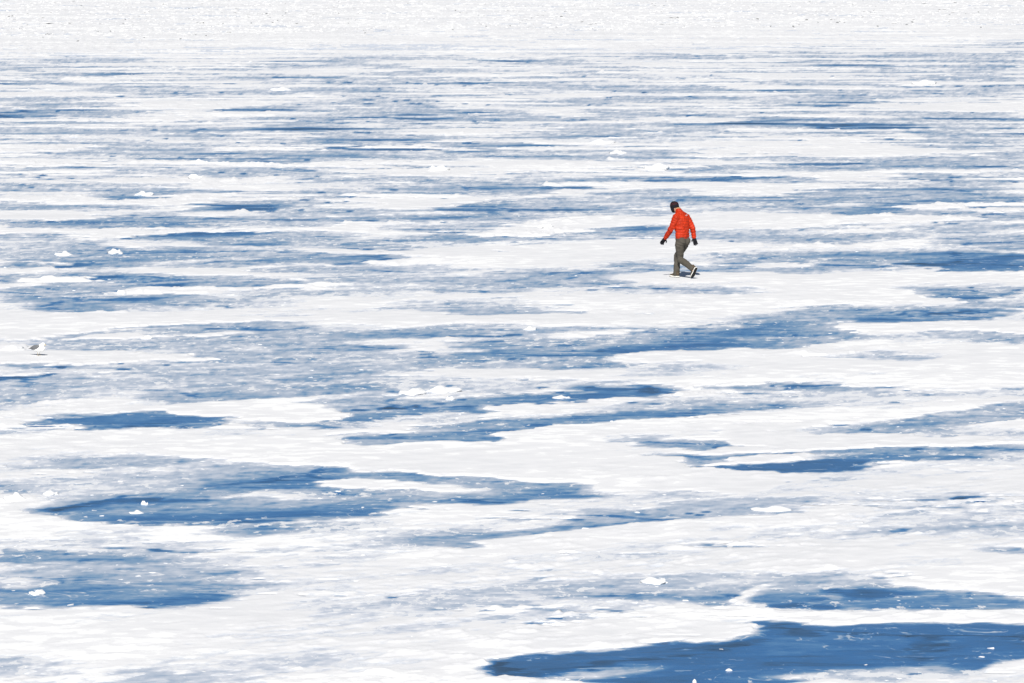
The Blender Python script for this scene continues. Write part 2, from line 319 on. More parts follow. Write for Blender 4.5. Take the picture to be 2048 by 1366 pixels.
def lake_fields(PX, PY):
    """PX, PY 2D arrays of photo coordinates of the grid nodes (rows, cols) -> v, height, X, Y"""
    X, Y = px2g(PX, PY)
    p = X * math.cos(A_ST) + Y * math.sin(A_ST)
    q = -X * math.sin(A_ST) + Y * math.cos(A_ST)
    base = fbm(p / 7.5, q / 3.2, 5, 3, .55)
    far = sstep(640, 380, PY)
    hz = sstep(560, 260, PY)
    streak = fbm(X / 11.0 + .10 * Y, Y / 1.9, 4, 7, .66)
    base = base * (1 - .75 * hz) + streak * 1.1 * hz
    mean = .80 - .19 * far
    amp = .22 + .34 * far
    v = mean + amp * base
    er = edge_row(PX)
    packed = sstep(34, 2, PY - er)
    v = v + packed * .38
    # ragged outlines: look the drawn patches up at a slightly shifted place
    wx = .5 * fbm(p / 2.2, q / 1.2, 4, 21, .6) + hz * 2.0 * fbm(X / 6, Y / 2.0, 3, 25, .6)
    wy = (.6 - .2 * hz) * fbm(p / 2.2 + 50, q / 1.2, 4, 31, .6)
    calm = 1 - .5 * sstep(800, 1100, PY)
    XW, YW = X + wx * calm, Y + wy * calm
    crest = np.zeros_like(v)
    asym = .25 + .75 * sstep(-.35, .25, fbm(p / 6, q / 4, 2, 101))
    soften = sstep(-.1, .45, fbm(p / 4, q / 3, 2, 111))
    cols = PX[0]
    rows = PY[:, 0]
    for order, k, val, pts in SHAPES:
        gx, gy = px2g(pts[:, 0], pts[:, 1])
        soft = (1.9 if k == 'S' else .14) * (1 + .35 * float(far[np.clip(np.searchsorted(rows, pts[:, 1].mean()), 0, len(rows) - 1), 0]))
        yb = pts[:, 1].max()
        mg = 40 + (soft + 2.2) * (yb - YH) / CAM_H
        my = 6 + (soft + 2.2) * (yb - YH) ** 2 / (FPX * CAM_H)
        c0, c1 = np.searchsorted(cols, [pts[:, 0].min() - mg, pts[:, 0].max() + mg])
        r0, r1 = np.searchsorted(rows, [pts[:, 1].min() - my, pts[:, 1].max() + my])
        if c1 <= c0 or r1 <= r0:
            continue
        xx, yy = XW[r0:r1, c0:c1], YW[r0:r1, c0:c1]
        n = len(gx)

        def sdist(xx, yy):
            d2 = np.full(xx.shape, 1e9)
            ins = np.zeros(xx.shape, bool)
            for i in range(n):
                ax, ay, bx, by = gx[i], gy[i], gx[(i + 1) % n], gy[(i + 1) % n]
                ex, ey = bx - ax, by - ay
                l2 = ex * ex + ey * ey + 1e-9
                t = np.clip(((xx - ax) * ex + (yy - ay) * ey) / l2, 0, 1)
                d2 = np.minimum(d2, (xx - ax - t * ex) ** 2 + (yy - ay - t * ey) ** 2)
                ins ^= ((ay > yy) != (by > yy)) & (xx < ex * (yy - ay) / (ey + 1e-12 * (ey == 0)) + ax)
            return np.sqrt(d2) * np.where(ins, 1, -1)
        sd = sdist(xx, yy)
        if -.06 < val < .3 and k != 'S':
            sd = sd + .14
        if k == 'R':
            crest[r0:r1, c0:c1] = np.maximum(crest[r0:r1, c0:c1], val * sstep(-.2, .8, sd))
            v[r0:r1, c0:c1] = np.maximum(v[r0:r1, c0:c1], .9 * sstep(-.3, .1, sd))
            continue
        if k == 'S':
            wgt = sstep(-soft * .75, soft * .75, sd) * .96
        else:
            wgt = sstep(-soft, soft, sd)
        tgt = val + (.03 if k == 'S' else 0)
        if val >= .9:
            tgt = val - .08
        elif k != 'S' and val > -.03:
            dl = .5 + .013 * float(yy.mean())
            sdf = sdist(xx, yy + dl)
            rim = 1 - sstep(-.8 * dl, .75 * dl, sdf)
            A = asym[r0:r1, c0:c1]
            tgt = val + (.40 - val) * rim * A * (.5 if val < .065 else (.8 if val < .125 else 1.))
            back = np.clip((sd - sdf) / dl, 0, 1)          # 1 at the edge away from the wind: snow thins out gradually there
            wgt = sstep(-soft - dl * (.9 * back * A + .15 * soften[r0:r1, c0:c1]), soft, sd)
        blk = v[r0:r1, c0:c1]
        kp = far[r0:r1, c0:c1]
        keep = (.22 if k == 'S' else .12) + .42 * kp
        blk += wgt * (tgt + keep * base[r0:r1, c0:c1] * (.6 if val < .9 else .5) - blk)
    med = fbm(p / 1.1, q / .55, 4, 41, .6)
    patch = np.tanh(5 * (fbm(p / 2.6, q / 1.5, 4, 121, .6) - .05))
    fine = fbm(p / .32, q / .2, 3, 51, .6)
    speck = sstep(.05, .35, v) * sstep(.95, .55, v)
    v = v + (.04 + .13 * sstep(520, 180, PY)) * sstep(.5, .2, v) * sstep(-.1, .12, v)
    near_snow = sstep(.36, .52, v) * sstep(.92, .68, v)
    v2 = v + .10 * patch * (.12 + .5 * near_snow + .12 * far) + .11 * med * (.35 + .9 * speck) + .12 * fine * (.25 + speck)
    # thin dark lines along the snow fronts: cracks and undercut shade painted into the ice
    ln = np.abs(fbm(X / 11 + .15 * Y, Y / (1.5 + 1.2 * hz), 3, 131, .5))
    lm = sstep(.05, .3, fbm(X / 8, Y / 5, 2, 141)) * sstep(100, 150, PY - er + 60)
    v2 = np.maximum(v2 - .55 * sstep(.035, .008, ln) * lm * sstep(.95, .7, v2) * sstep(.2, .4, v2), -.3)
    broad = fbm(p / 9, q / 6, 3, 61)
    rough = np.clip(.35 + .9 * broad + .35 * far, .05, 1.2)
    t = np.clip((v2 - .60) / .3, 0, 1)
    bump = np.clip(fbm(p / .75, q / .5, 4, 71, .55) + .1, 0, 1.2)
    bump2 = np.clip(perlin(p / .28, q / .24, 81), 0, 1)
    edge = t * (1 - t) * 4
    h = np.where(v2 > .60, -.001 + .019 * t ** .9 + rough * t ** .6 * (.055 * (1 + .55 * far) * bump ** 1.5 + (.008 + .012 * far) * bump2 * edge) * (.6 + .4 * edge), (v2 - .60) * .25)
    h = h + crest * (v2 > .60) * (.35 + 1.1 * bump + .4 * bump2) + packed * .10 * (1 + .5 * bump)
    h = h + .012 * np.clip(t, 0, 1) * fbm(p / 3.5, q / 3., 2, 91)
    # keep the walker's and the gull's ground even
    for gx_, gy_, rr in ((1366, 554, 1.4), (77, 711, .9)):
        ax, ay = px2g(gx_, gy_)
        k_ = sstep(rr * 1.6, rr * .7, np.hypot(X - ax, Y - ay))
        h = h + k_ * (.04 - h)
        v2 = v2 + k_ * (np.maximum(v2, .95) - v2)
    return v2, h, X, Y


def grid_mesh(name, X, Y, Z, keep=None, attrs=None):
    R, C = X.shape
    idx = np.arange(R * C).reshape(R, C)
    # rows run from far to near; keep the face normals upwards
    q = np.stack([idx[1:, :-1], idx[1:, 1:], idx[:-1, 1:], idx[:-1, :-1]], -1).reshape(-1, 4)
    co = np.stack([X, Y, Z], -1).reshape(-1, 3)
    if keep is not None:
        q = q[keep.reshape(-1)]
        used = np.zeros(R * C, bool)
        used[q.reshape(-1)] = True
        mp = np.cumsum(used) - 1
        q = mp[q]
        co = co[used]
        attrs = {k: a.reshape(-1)[used] for k, a in (attrs or {}).items()}
    else:
        attrs = {k: a.reshape(-1) for k, a in (attrs or {}).items()}
    me = bpy.data.meshes.new(name)
    me.vertices.add(len(co))
    me.vertices.foreach_set('co', co.astype(np.float32).reshape(-1))
    me.loops.add(q.size)
    me.loops.foreach_set('vertex_index', q.astype(np.int32).reshape(-1))
    me.polygons.add(len(q))
    me.polygons.foreach_set('loop_start', np.arange(0, q.size, 4, dtype=np.int32))
    me.polygons.foreach_set('loop_total', np.full(len(q), 4, np.int32))
    me.polygons.foreach_set('use_smooth', np.ones(len(q), bool))
    me.update(calc_edges=True)
    for k, a in attrs.items():
        at = me.attributes.new(k, 'FLOAT', 'POINT')
        at.data.foreach_set('value', a.astype(np.float32))
    return me


# ------------------------------------------------------------------ materials of the lake
def streak_noise(N, Lk, vec, scale, detail, rough=.55, along=2.0):
    mp = N.new('ShaderNodeMapping')
    mp.inputs['Rotation'].default_value = (0, 0, -A_ST)
    mp.inputs['Scale'].default_value = (scale / along, scale, scale)
    Lk.new(vec, mp.inputs[0])
    n = N.new('ShaderNodeTexNoise')
    n.inputs['Scale'].default_value = 1
    n.inputs['Detail'].default_value = detail
    n.inputs['Roughness'].default_value = rough
    Lk.new(mp.outputs[0], n.inputs[0])
    return n.outputs[0]


def math_n(N, Lk, op, a, b=None, clamp=False):
    m = N.new('ShaderNodeMath')
    m.operation = op
    m.use_clamp = clamp
    for i, s in enumerate((a, b)):
        if s is None:
            continue
        if isinstance(s, (int, float)):
            m.inputs[i].default_value = s
        else:
            Lk.new(s, m.inputs[i])
    return m.outputs[0]


def ramp_n(N, Lk, fac, stops):
    r = N.new('ShaderNodeValToRGB')
    e = r.color_ramp.elements
    while len(e) < len(stops):
        e.new(.5)
    for el, (pos, c) in zip(e, stops):
        el.position = pos
        el.color = (*c, 1) if len(c) == 3 else c
    Lk.new(fac, r.inputs[0])
    return r.outputs[0]


def make_ice():
    m, nt, b, N, Lk = nmat('lake_ice_frosted')
    tc = N.new('ShaderNodeTexCoord').outputs['Object']
    at = N.new('ShaderNodeAttribute')
    at.attribute_name = 'frost'
    v = at.outputs['Fac']
    n1 = streak_noise(N, Lk, tc, 1.6, 5, .62, 2.2)
    n2 = streak_noise(N, Lk, tc, 14, 3, .6, 1.5)
    n3 = streak_noise(N, Lk, tc, .35, 3, .5, 2.)
    n1c = ramp_n(N, Lk, n1, [(.40, (0, 0, 0)), (.47, (.4, .4, .4)), (.54, (.55, .55, .55)), (.62, (1, 1, 1))])
    a = math_n(N, Lk, 'MULTIPLY', math_n(N, Lk, 'SUBTRACT', n1c, .5), .13)
    c = math_n(N, Lk, 'MULTIPLY', math_n(N, Lk, 'SUBTRACT', n2, .5), .20)
    d = math_n(N, Lk, 'MULTIPLY', math_n(N, Lk, 'SUBTRACT', n3, .5), .16)
    # frost crystals only stick where there is some frost already
    gate = math_n(N, Lk, 'ADD', math_n(N, Lk, 'MULTIPLY', v, 1.6, True), .36)
    t = math_n(N, Lk, 'ADD', v, math_n(N, Lk, 'MULTIPLY', math_n(N, Lk, 'ADD', math_n(N, Lk, 'ADD', a, c), d), gate))
    # thin frosty veils, scratches and refrozen cracks on the bare ice
    mpv = N.new('ShaderNodeMapping')
    mpv.inputs['Scale'].default_value = (.55, 1.5, 1)
    mpv.inputs['Rotation'].default_value = (0, 0, -.25)
    Lk.new(tc, mpv.inputs[0])
    vn = N.new('ShaderNodeTexNoise')
    vn.inputs['Scale'].default_value = 1
    vn.inputs['Detail'].default_value = 6
    vn.inputs['Roughness'].default_value = .68
    vn.inputs['Distortion'].default_value = 1.2
    Lk.new(mpv.outputs[0], vn.inputs[0])
    veil = ramp_n(N, Lk, vn.outputs[0], [(.36, (0, 0, 0)), (.50, (.36, .36, .36)), (.60, (.5, .5, .5)), (.72, (1, 1, 1))])
    t = math_n(N, Lk, 'ADD', t, math_n(N, Lk, 'MULTIPLY', math_n(N, Lk, 'SUBTRACT', veil, .4), math_n(N, Lk, 'SUBTRACT', .22, math_n(N, Lk, 'MULTIPLY', math_n(N, Lk, 'MULTIPLY', v, 3., True), .12))))
    mpf = N.new('ShaderNodeMapping')
    mpf.inputs['Scale'].default_value = (4.5, 1.9, 1)
    mpf.inputs['Rotation'].default_value = (0, 0, -.3)
    Lk.new(tc, mpf.inputs[0])
    fn = N.new('ShaderNodeTexNoise')
    fn.inputs['Scale'].default_value = 1
    fn.inputs['Detail'].default_value = 4
    fn.inputs['Roughness'].default_value = .6
    Lk.new(mpf.outputs[0], fn.inputs[0])
    thick = math_n(N, Lk, 'ADD', fn.outputs[0], math_n(N, Lk, 'MULTIPLY', math_n(N, Lk, 'SUBTRACT', n3, .5), .5))
    thick = math_n(N, Lk, 'ADD', thick, math_n(N, Lk, 'MULTIPLY', math_n(N, Lk, 'SUBTRACT', v, .3), .22))
    fleck = ramp_n(N, Lk, thick, [(.625, (0, 0, 0)), (.66, (1, 1, 1))])
    t = math_n(N, Lk, 'ADD', t, math_n(N, Lk, 'MULTIPLY', fleck, .5))
    mpw = N.new('ShaderNodeMapping')
    mpw.inputs['Scale'].default_value = (.8, .7, 1)
    Lk.new(tc, mpw.inputs[0])
    wn = N.new('ShaderNodeTexNoise')
    wn.inputs['Scale'].default_value = 1
    wn.inputs['Detail'].default_value = 3
    wn.inputs['Distortion'].default_value = 1.8
    Lk.new(mpw.outputs[0], wn.inputs[0])
    wisp = ramp_n(N, Lk, wn.outputs[0], [(.485, (0, 0, 0)), (.5, (1, 1, 1)), (.503, (1, 1, 1)), (.518, (0, 0, 0))])
    wg = ramp_n(N, Lk, vn.outputs[0], [(.5, (0, 0, 0)), (.6, (1, 1, 1))])
    t = math_n(N, Lk, 'ADD', t, math_n(N, Lk, 'MULTIPLY', math_n(N, Lk, 'MULTIPLY', wisp, wg), .38))
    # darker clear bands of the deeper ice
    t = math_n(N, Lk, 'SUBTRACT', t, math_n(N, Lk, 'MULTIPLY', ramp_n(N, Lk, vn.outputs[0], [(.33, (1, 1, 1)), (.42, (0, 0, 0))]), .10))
    wv = N.new('ShaderNodeVectorMath')
    wv.operation = 'MULTIPLY_ADD'
    Lk.new(vn.outputs['Color'], wv.inputs[0])
    wv.inputs[1].default_value = (1.6, 1.6, 0)
    Lk.new(tc, wv.inputs[2])
    vo = N.new('ShaderNodeTexVoronoi')
    vo.feature = 'DISTANCE_TO_EDGE'
    vo.inputs['Scale'].default_value = .17
    Lk.new(wv.outputs[0], vo.inputs[0])
    crk = ramp_n(N, Lk, vo.outputs[0], [(.0, (1, 1, 1)), (.012, (1, 1, 1)), (.022, (0, 0, 0))])
    dark = ramp_n(N, Lk, n3, [(.47, (-0, 0, 0)), (.53, (1, 1, 1))])
    crs = math_n(N, Lk, 'SUBTRACT', math_n(N, Lk, 'MULTIPLY', dark, .34), .2)
    t = math_n(N, Lk, 'ADD', t, math_n(N, Lk, 'MULTIPLY', crk, crs))
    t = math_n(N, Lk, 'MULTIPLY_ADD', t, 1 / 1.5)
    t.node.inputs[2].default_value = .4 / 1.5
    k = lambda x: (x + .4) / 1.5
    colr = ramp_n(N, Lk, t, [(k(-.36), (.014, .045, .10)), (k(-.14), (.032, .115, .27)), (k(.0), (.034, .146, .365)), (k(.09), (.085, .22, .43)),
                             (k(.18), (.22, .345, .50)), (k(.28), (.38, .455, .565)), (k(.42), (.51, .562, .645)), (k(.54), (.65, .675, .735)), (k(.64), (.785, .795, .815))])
    Lk.new(colr, b.inputs['Base Color'])  # clear-ice blue carries the sky's reflection too, painted into the base colour
    rr = math_n(N, Lk, 'MULTIPLY_ADD', math_n(N, Lk, 'MAXIMUM', v, 0.), .5)
    rr.node.inputs[2].default_value = .36
    Lk.new(rr, b.inputs['Roughness'])
    b.inputs['Specular IOR Level'].default_value = .16
    bp = N.new('ShaderNodeBump')
    bp.inputs['Strength'].default_value = .25
    bp.inputs['Distance'].default_value = .02
    Lk.new(n2, bp.inputs['Height'])
    Lk.new(bp.outputs[0], b.inputs['Normal'])
    return m


def make_snow():
    m, nt, b, N, Lk = nmat('wind_packed_snow')
    tc = N.new('ShaderNodeTexCoord').outputs['Object']
    at = N.new('ShaderNodeAttribute')
    at.attribute_name = 'frost'
    pads = streak_noise(N, Lk, tc, 2.2, 3, .5, 1.2)
    big = streak_noise(N, Lk, tc, .22, 3, .5, 1.6)
    fine = streak_noise(N, Lk, tc, 26, 3, .65, 1.)
    s = math_n(N, Lk, 'ADD', pads, math_n(N, Lk, 'MULTIPLY', math_n(N, Lk, 'SUBTRACT', big, .5), .95))
    s = math_n(N, Lk, 'ADD', s, math_n(N, Lk, 'MULTIPLY', math_n(N, Lk, 'SUBTRACT', fine, .5), .16))
    colr = ramp_n(N, Lk, s, [(.30, (.755, .757, .768)), (.46, (.80, .798, .806)), (.585, (.82, .818, .822)), (.61, (.91, .908, .90))])
    # thin snow at the edges lets the ice tint through
    thin = math_n(N, Lk, 'ADD', at.outputs['Fac'], math_n(N, Lk, 'MULTIPLY', math_n(N, Lk, 'SUBTRACT', fine, .5), .12))
    tf = ramp_n(N, Lk, thin, [(.58, (0, 0, 0)), (.70, (1, 1, 1))])
    mx = N.new('ShaderNodeMix')
    mx.data_type = 'RGBA'
    Lk.new(tf, mx.inputs[0])
    mx.inputs[6].default_value = (.62, .66, .73, 1)
    Lk.new(colr, mx.inputs[7])
    Lk.new(mx.outputs[2], b.inputs['Base Color'])
    b.inputs['Roughness'].default_value = .85
    b.inputs['Specular IOR Level'].default_value = .12
    bp = N.new('ShaderNodeBump')
    bp.inputs['Strength'].default_value = .35
    bp.inputs['Distance'].default_value = .02
    Lk.new(s, bp.inputs['Height'])
    Lk.new(bp.outputs[0], b.inputs['Normal'])
    return m


def plain(name, col, rough=.8, spec=.2, var=.0, scale=20., bump=0.):
    m, nt, b, N, Lk = nmat(name)
    b.inputs['Roughness'].default_value = rough
    b.inputs['Specular IOR Level'].default_value = spec
    tc = N.new('ShaderNodeTexCoord').outputs['Object']
    n = N.new('ShaderNodeTexNoise')
    n.inputs['Scale'].default_value = scale
    n.inputs['Detail'].default_value = 4
    Lk.new(tc, n.inputs[0])
    lo = tuple(c * (1 - var) for c in col)
    hi = tuple(min(.95, c * (1 + var)) for c in col)
    Lk.new(ramp_n(N, Lk, n.outputs[0], [(.3, lo), (.7, hi)]), b.inputs['Base Color'])
    if bump:
        bp = N.new('ShaderNodeBump')
        bp.inputs['Strength'].default_value = bump
        bp.inputs['Distance'].default_value = .01
        Lk.new(n.outputs[0], bp.inputs['Height'])
        Lk.new(bp.outputs[0], b.inputs['Normal'])
    return m


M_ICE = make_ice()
M_SNOW = make_snow()
M_LUMP = plain('fresh_snow_lump', (.82, .825, .835), .85, .12, .05, 9, .3)
M_BRASH = plain('white_brash_ice', (.90, .90, .90), .75, .15, .03, 1.3, .2)
M_SHARD = plain('dark_grey_ice', (.24, .245, .25), .6, .3, .5, 8, .3)  # dark grey mottled tone of the shards

# ------------------------------------------------------------------ the frozen lake and the snow lying on it
cols = np.arange(-230, 2280, 2.0)
rows = np.concatenate([np.arange(-60, 640, 1.25), np.arange(640, 1440, 1.5)])
PX, PY = np.meshgrid(cols, rows)
V, H, GX, GY = lake_fields(PX, PY)
hm = H > -.004
keep = hm[1:, 1:] | hm[1:, :-1] | hm[:-1, 1:] | hm[:-1, :-1]
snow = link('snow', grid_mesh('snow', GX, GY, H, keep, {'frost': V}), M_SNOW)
tag(snow, 'white wind packed snow in ragged patches and drifts over the ice', kind='structure')

# ice: every second node, plus a coarse skirt that runs on to the horizon and past the frame's sides
ic = np.concatenate([[-60000, -12000, -4000, -1200, -500], cols[::2], [cols[-1] + 250, 3500, 6000, 14000, 60000]])
ir = np.concatenate([[-249.0, -245, -230, -200, -150, -100], rows[::2], [1600, 2200, 4000, 9000]])
IX, IY = np.meshgrid(ic, ir)
IV = np.full(IX.shape, .5)
IV[6:-4, 5:-5] = V[::2, ::2]
ix, iy = px2g(IX, IY)
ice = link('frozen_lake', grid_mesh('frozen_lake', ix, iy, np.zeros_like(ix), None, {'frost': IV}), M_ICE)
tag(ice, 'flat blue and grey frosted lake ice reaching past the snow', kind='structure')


def ground(px, py):
    c = int(np.clip(np.searchsorted(cols, px), 0, len(cols) - 1))
    r = int(np.clip(np.searchsorted(rows, py), 0, len(rows) - 1))
    return max(0., float(H[r, c])), float(V[r, c])


def scale_at(py):
    """photo pixels per metre across at that row"""
    return (py - YH) / CAM_H


# ------------------------------------------------------------------ brash ice field at the far side and loose crumbs
def block_arrays(n, px, py, size, flat, seed):
    """n rough blocks as one vertex/face soup: 8 jittered corners each"""
    r = np.random.default_rng(seed)
    cube = np.array([(-1, -1, 0), (1, -1, 0), (1, 1, 0), (-1, 1, 0), (-1, -1, 1), (1, -1, 1), (1, 1, 1), (-1, 1, 1)], float)
    cube[4:, :2] *= .68
    f = np.array([(0, 1, 5, 4), (1, 2, 6, 5), (2, 3, 7, 6), (3, 0, 4, 7), (4, 5, 6, 7)])
    x, y = px2g(px, py)
    ci = np.clip(np.searchsorted(cols, px), 0, len(cols) - 1)
    ri = np.clip(np.searchsorted(rows, py), 0, len(rows) - 1)
    z = np.maximum(0, H[ri, ci]) - .012 - .12 * size
    co = cube[None] * np.stack([size * (.6 + .8 * r.random(n)), size * (.6 + .8 * r.random(n)), size * flat * (.5 + r.random(n))], -1)[:, None, :]
    co = co + r.normal(0, .17, co.shape) * size[:, None, None] * np.array([1, 1, flat * .8])
    a = r.random(n) * 6.28
    tx, ty = r.normal(0, .08, n), r.normal(0, .08, n)
    ca, sa = np.cos(a)[:, None], np.sin(a)[:, None]
    X = co[..., 0] * ca - co[..., 1] * sa
    Y = co[..., 0] * sa + co[..., 1] * ca
    Z = co[..., 2] + X * tx[:, None] + Y * ty[:, None]
    P = np.stack([X + x[:, None], Y + y[:, None], Z + z[:, None]], -1).reshape(-1, 3)
    F = (f[None] + (np.arange(n) * 8)[:, None, None]).reshape(-1, 4)
    return P, F


def soup_mesh(name, P, F):
    me = bpy.data.meshes.new(name)
    me.vertices.add(len(P))
    me.vertices.foreach_set('co', P.astype(np.float32).reshape(-1))
    me.loops.add(F.size)
    me.loops.foreach_set('vertex_index', F.astype(np.int32).reshape(-1))
    me.polygons.add(len(F))
    me.polygons.foreach_set('loop_start', np.arange(0, F.size, 4, dtype=np.int32))
    me.polygons.foreach_set('loop_total', np.full(len(F), 4, np.int32))
    me.update(calc_edges=True)
    return me


r1 = np.random.default_rng(5)
n = 42000
bpx = r1.uniform(-230, 2280, n)
er = edge_row(bpx)
bpy_ = er + 5 * perlin(bpx / 60., bpx * 0, 55) - 1 - (er + 62) * r1.random(n) ** .9
bs = np.clip(np.exp(r1.normal(math.log(.062), .5, n)), .025, .2) * (1 - .6 * (bpy_ > er - 14))
P, F = block_arrays(n, bpx, bpy_, bs, .24, 6)
brash = link('brash_ice_field', soup_mesh('brash_ice_field', P, F), M_BRASH)
tag(brash, 'jumbled white brash ice covering the far side of the lake', 'ice rubble', kind='stuff')

n = 26000
cpx = r1.uniform(-230, 2280, n)
cpy = 105 + (1430 - 105) * r1.random(n) ** 1.0
ci = np.clip(np.searchsorted(cols, cpx), 0, len(cols) - 1)
ri = np.clip(np.searchsorted(rows, cpy), 0, len(rows) - 1)
vv, hh = V[ri, ci], H[ri, ci]
clump = perlin(cpx / 90., cpy / 22., 77) * .5 + .5
pr = np.clip(sstep(-.05, .45, vv) * sstep(.75, .5, vv) + .01, 0, 1) * (hh < .005) * clump ** 3.0 * 1.5
sel = r1.random(n) < pr
cs = np.exp(r1.normal(math.log(.022), .5, n))[sel].clip(.008, .04)
P, F = block_arrays(int(sel.sum()), cpx[sel], cpy[sel], cs, .45, 8)
crumbs = link('snow_crumbs', soup_mesh('snow_crumbs', P, F), M_LUMP)
tag(crumbs, 'small white crumbs of snow strewn over the bare ice', 'snow crumbs', kind='stuff')

# ------------------------------------------------------------------ snow lumps and ice shards one can pick out
def lump_mesh(name, seed, spiky=1.):
    bm = bmesh.new()
    bmesh.ops.create_icosphere(bm, subdivisions=3, radius=1)
    rr = np.random.default_rng(seed)
    off = rr.random(3) * 50
    for v in bm.verts:
        c = v.co
        nz = float(perlin(np.array([c.x * 1.3 + off[0] + c.z]), np.array([c.y * 1.3 + off[1]]), seed)[0])
        n2 = float(perlin(np.array([c.x * 3.1 + off[2]]), np.array([c.y * 3.1 + c.z * 2]), seed + 3)[0])
        s = 1 + (.5 if spiky > .1 else .15) * nz + .22 * n2 * spiky
        v.co = Vector((c.x * s, c.y * s, max(-.12, c.z * s * (.75 + .7 * nz * spiky))))
    me = bpy.data.meshes.new(name)
    bm.to_mesh(me)
    bm.free()
    for p in me.polygons:
        p.use_smooth = True
    me.materials.append(M_LUMP)
    return me


LM = [lump_mesh('snow_lump', s, sp) for s, sp in ((1, 1.), (2, 1.3), (3, .6), (4, 1.5), (5, .9))]
BALL = lump_mesh('ice_ball', 12, .05)
LUMPS = [  # px, py (base), width px, height px, label
    (1389, 1366, 11, 13, 'round white ice lump on dark blue ice at the bottom edge'),
    (1458, 1342, 17, 8, 'small white ice lump lying alone on the dark blue ice'),
    (127, 511, 38, 9, 'pointed white snow mound on blue grey ice above the gull'),
    (232, 508, 34, 9, 'low white snow mound right of the pointed mound above the gull'),
    (292, 678, 24, 8, 'white snow lump on the ridge just right of the gull'),
    (24, 704, 60, 9, 'white snow mound directly behind the gull at the left edge'),
    (820, 790, 56, 11, 'left one of two wide white snow mounds on grey ice'),
    (885, 785, 70, 13, 'right and larger one of two wide white snow mounds on grey ice'),
    (899, 800, 20, 7, 'white chunk at the edge of the long blue ice lead'),
    (102, 990, 34, 10, 'triangular white snow lump near the lower left of the lake'),
    (30, 1001, 46, 13, 'broad white snow lump at the left edge of the lake'),
    (290, 1010, 15, 8, 'little white block on dark ice left of the blue pool'),
    (1544, 1022, 74, 9, 'long flat white snow slab on the blue grey ice'),
    (1314, 1167, 54, 10, 'white snow slab between two small blue pools in the foreground'),
    (1311, 340, 56, 12, 'bright white snow mound left of and above the walker\'s head'),
    (1200, 289, 62, 8, 'long low white mound far behind the walker'),
    (1851, 170, 48, 8, 'bright white mound far off near the right edge'),
    (287, 391, 42, 9, 'white snow slab on blue ice in the left distance'),
    (874, 343, 44, 10, 'bright white mound on the snow in the middle distance'),
] + [(a, b, c, d, None) for a, b, c, d in (
    (100, 513, 22, 5), (265, 508, 24, 5), (172, 564, 18, 7), (335, 571, 17, 5), (200, 676, 18, 6), (829, 799, 11, 5), (832, 807, 14, 6), (1124, 797, 38, 6),
    (56, 992, 18, 7), (273, 1027, 32, 6), (567, 942, 15, 6), (1786, 180, 20, 5), (1030, 567, 18, 5), (395, 359, 32, 7), (450, 362, 22, 6), (562, 181, 40, 7),
    (1012, 253, 16, 5), (1236, 308, 42, 7), (610, 176, 22, 5), (950, 172, 14, 5), (330, 300, 24, 5), (700, 262, 20, 5), (760, 328, 18, 5), (1420, 352, 24, 6),
    (1610, 268, 26, 6), (1765, 262, 22, 5), (1905, 232, 18, 5), (1660, 412, 26, 6), (1700, 417, 20, 5), (1980, 360, 26, 6), (1720, 636, 18, 4), (1787, 637, 12, 4),
    (1090, 462, 30, 7), (1130, 466, 26, 6), (1060, 660, 30, 7), (590, 571, 16, 7), (625, 572, 14, 6), (880, 575, 15, 6), (1250, 665, 24, 6), (1435, 682, 14, 4),
    (720, 822, 18, 4), (1060, 800, 20, 5), (1700, 838, 16, 5), (1745, 822, 14, 5), (1610, 1065, 18, 6), (1440, 1005, 14, 5), (1180, 1012, 16, 5), (560, 945, 16, 5),
    (430, 1152, 18, 7), (260, 1163, 20, 7), (70, 1190, 34, 9), (330, 975, 18, 5), (640, 1028, 24, 6), (1688, 1242, 20, 8), (1850, 1243, 26, 9), (1760, 1243, 18, 7))]
LUMPS = [q for q in LUMPS if q[4] or q[2] >= 30]
BANDS = ((0, 230, 'near the far brash ice'), (230, 430, 'well behind the walker'), (430, 600, 'about level with the walker'),
         (600, 900, 'in front of the walker'), (900, 1400, 'in the foreground'))
ORD = 'first second third fourth fifth sixth seventh eighth ninth tenth eleventh twelfth thirteenth fourteenth'.split()
for lo_, hi_, where in BANDS:
    ks = sorted((k for k, q in enumerate(LUMPS) if q[4] is None and lo_ <= q[1] < hi_), key=lambda k: LUMPS[k][0])
    for r_, k in enumerate(ks):
        LUMPS[k] = LUMPS[k][:4] + ('small white snow lump %s, %s of its row from the left' % (where, ORD[r_]), 1)
for i, (px, py, wd, ht, lab, *small) in enumerate(LUMPS):
    x, y = px2g(px, py)
    sc = scale_at(py)
    me = BALL if i < 2 else LM[i % len(LM)]
    o = link('ice_lump' if i < 2 else 'snow_lump', me)
    w_ = wd / sc / 2 * .85
    o.scale = (w_, w_ * (.9 if i < 2 else 1.1), ht / sc * .8)
    o.location = (float(x), float(y) + w_ * .5, ground(px, py)[0] - .004)
    o.rotation_euler = (0, 0, random.uniform(-.5, .5) + (math.pi if i % 2 else 0))
    if i < 2:
        tag(o, lab, 'ice lump', 'loose white lumps on the ice')
    else:
        tag(o, lab, 'snow lump', 'small snow lumps dotted over the lake' if small else 'loose white lumps on the ice')


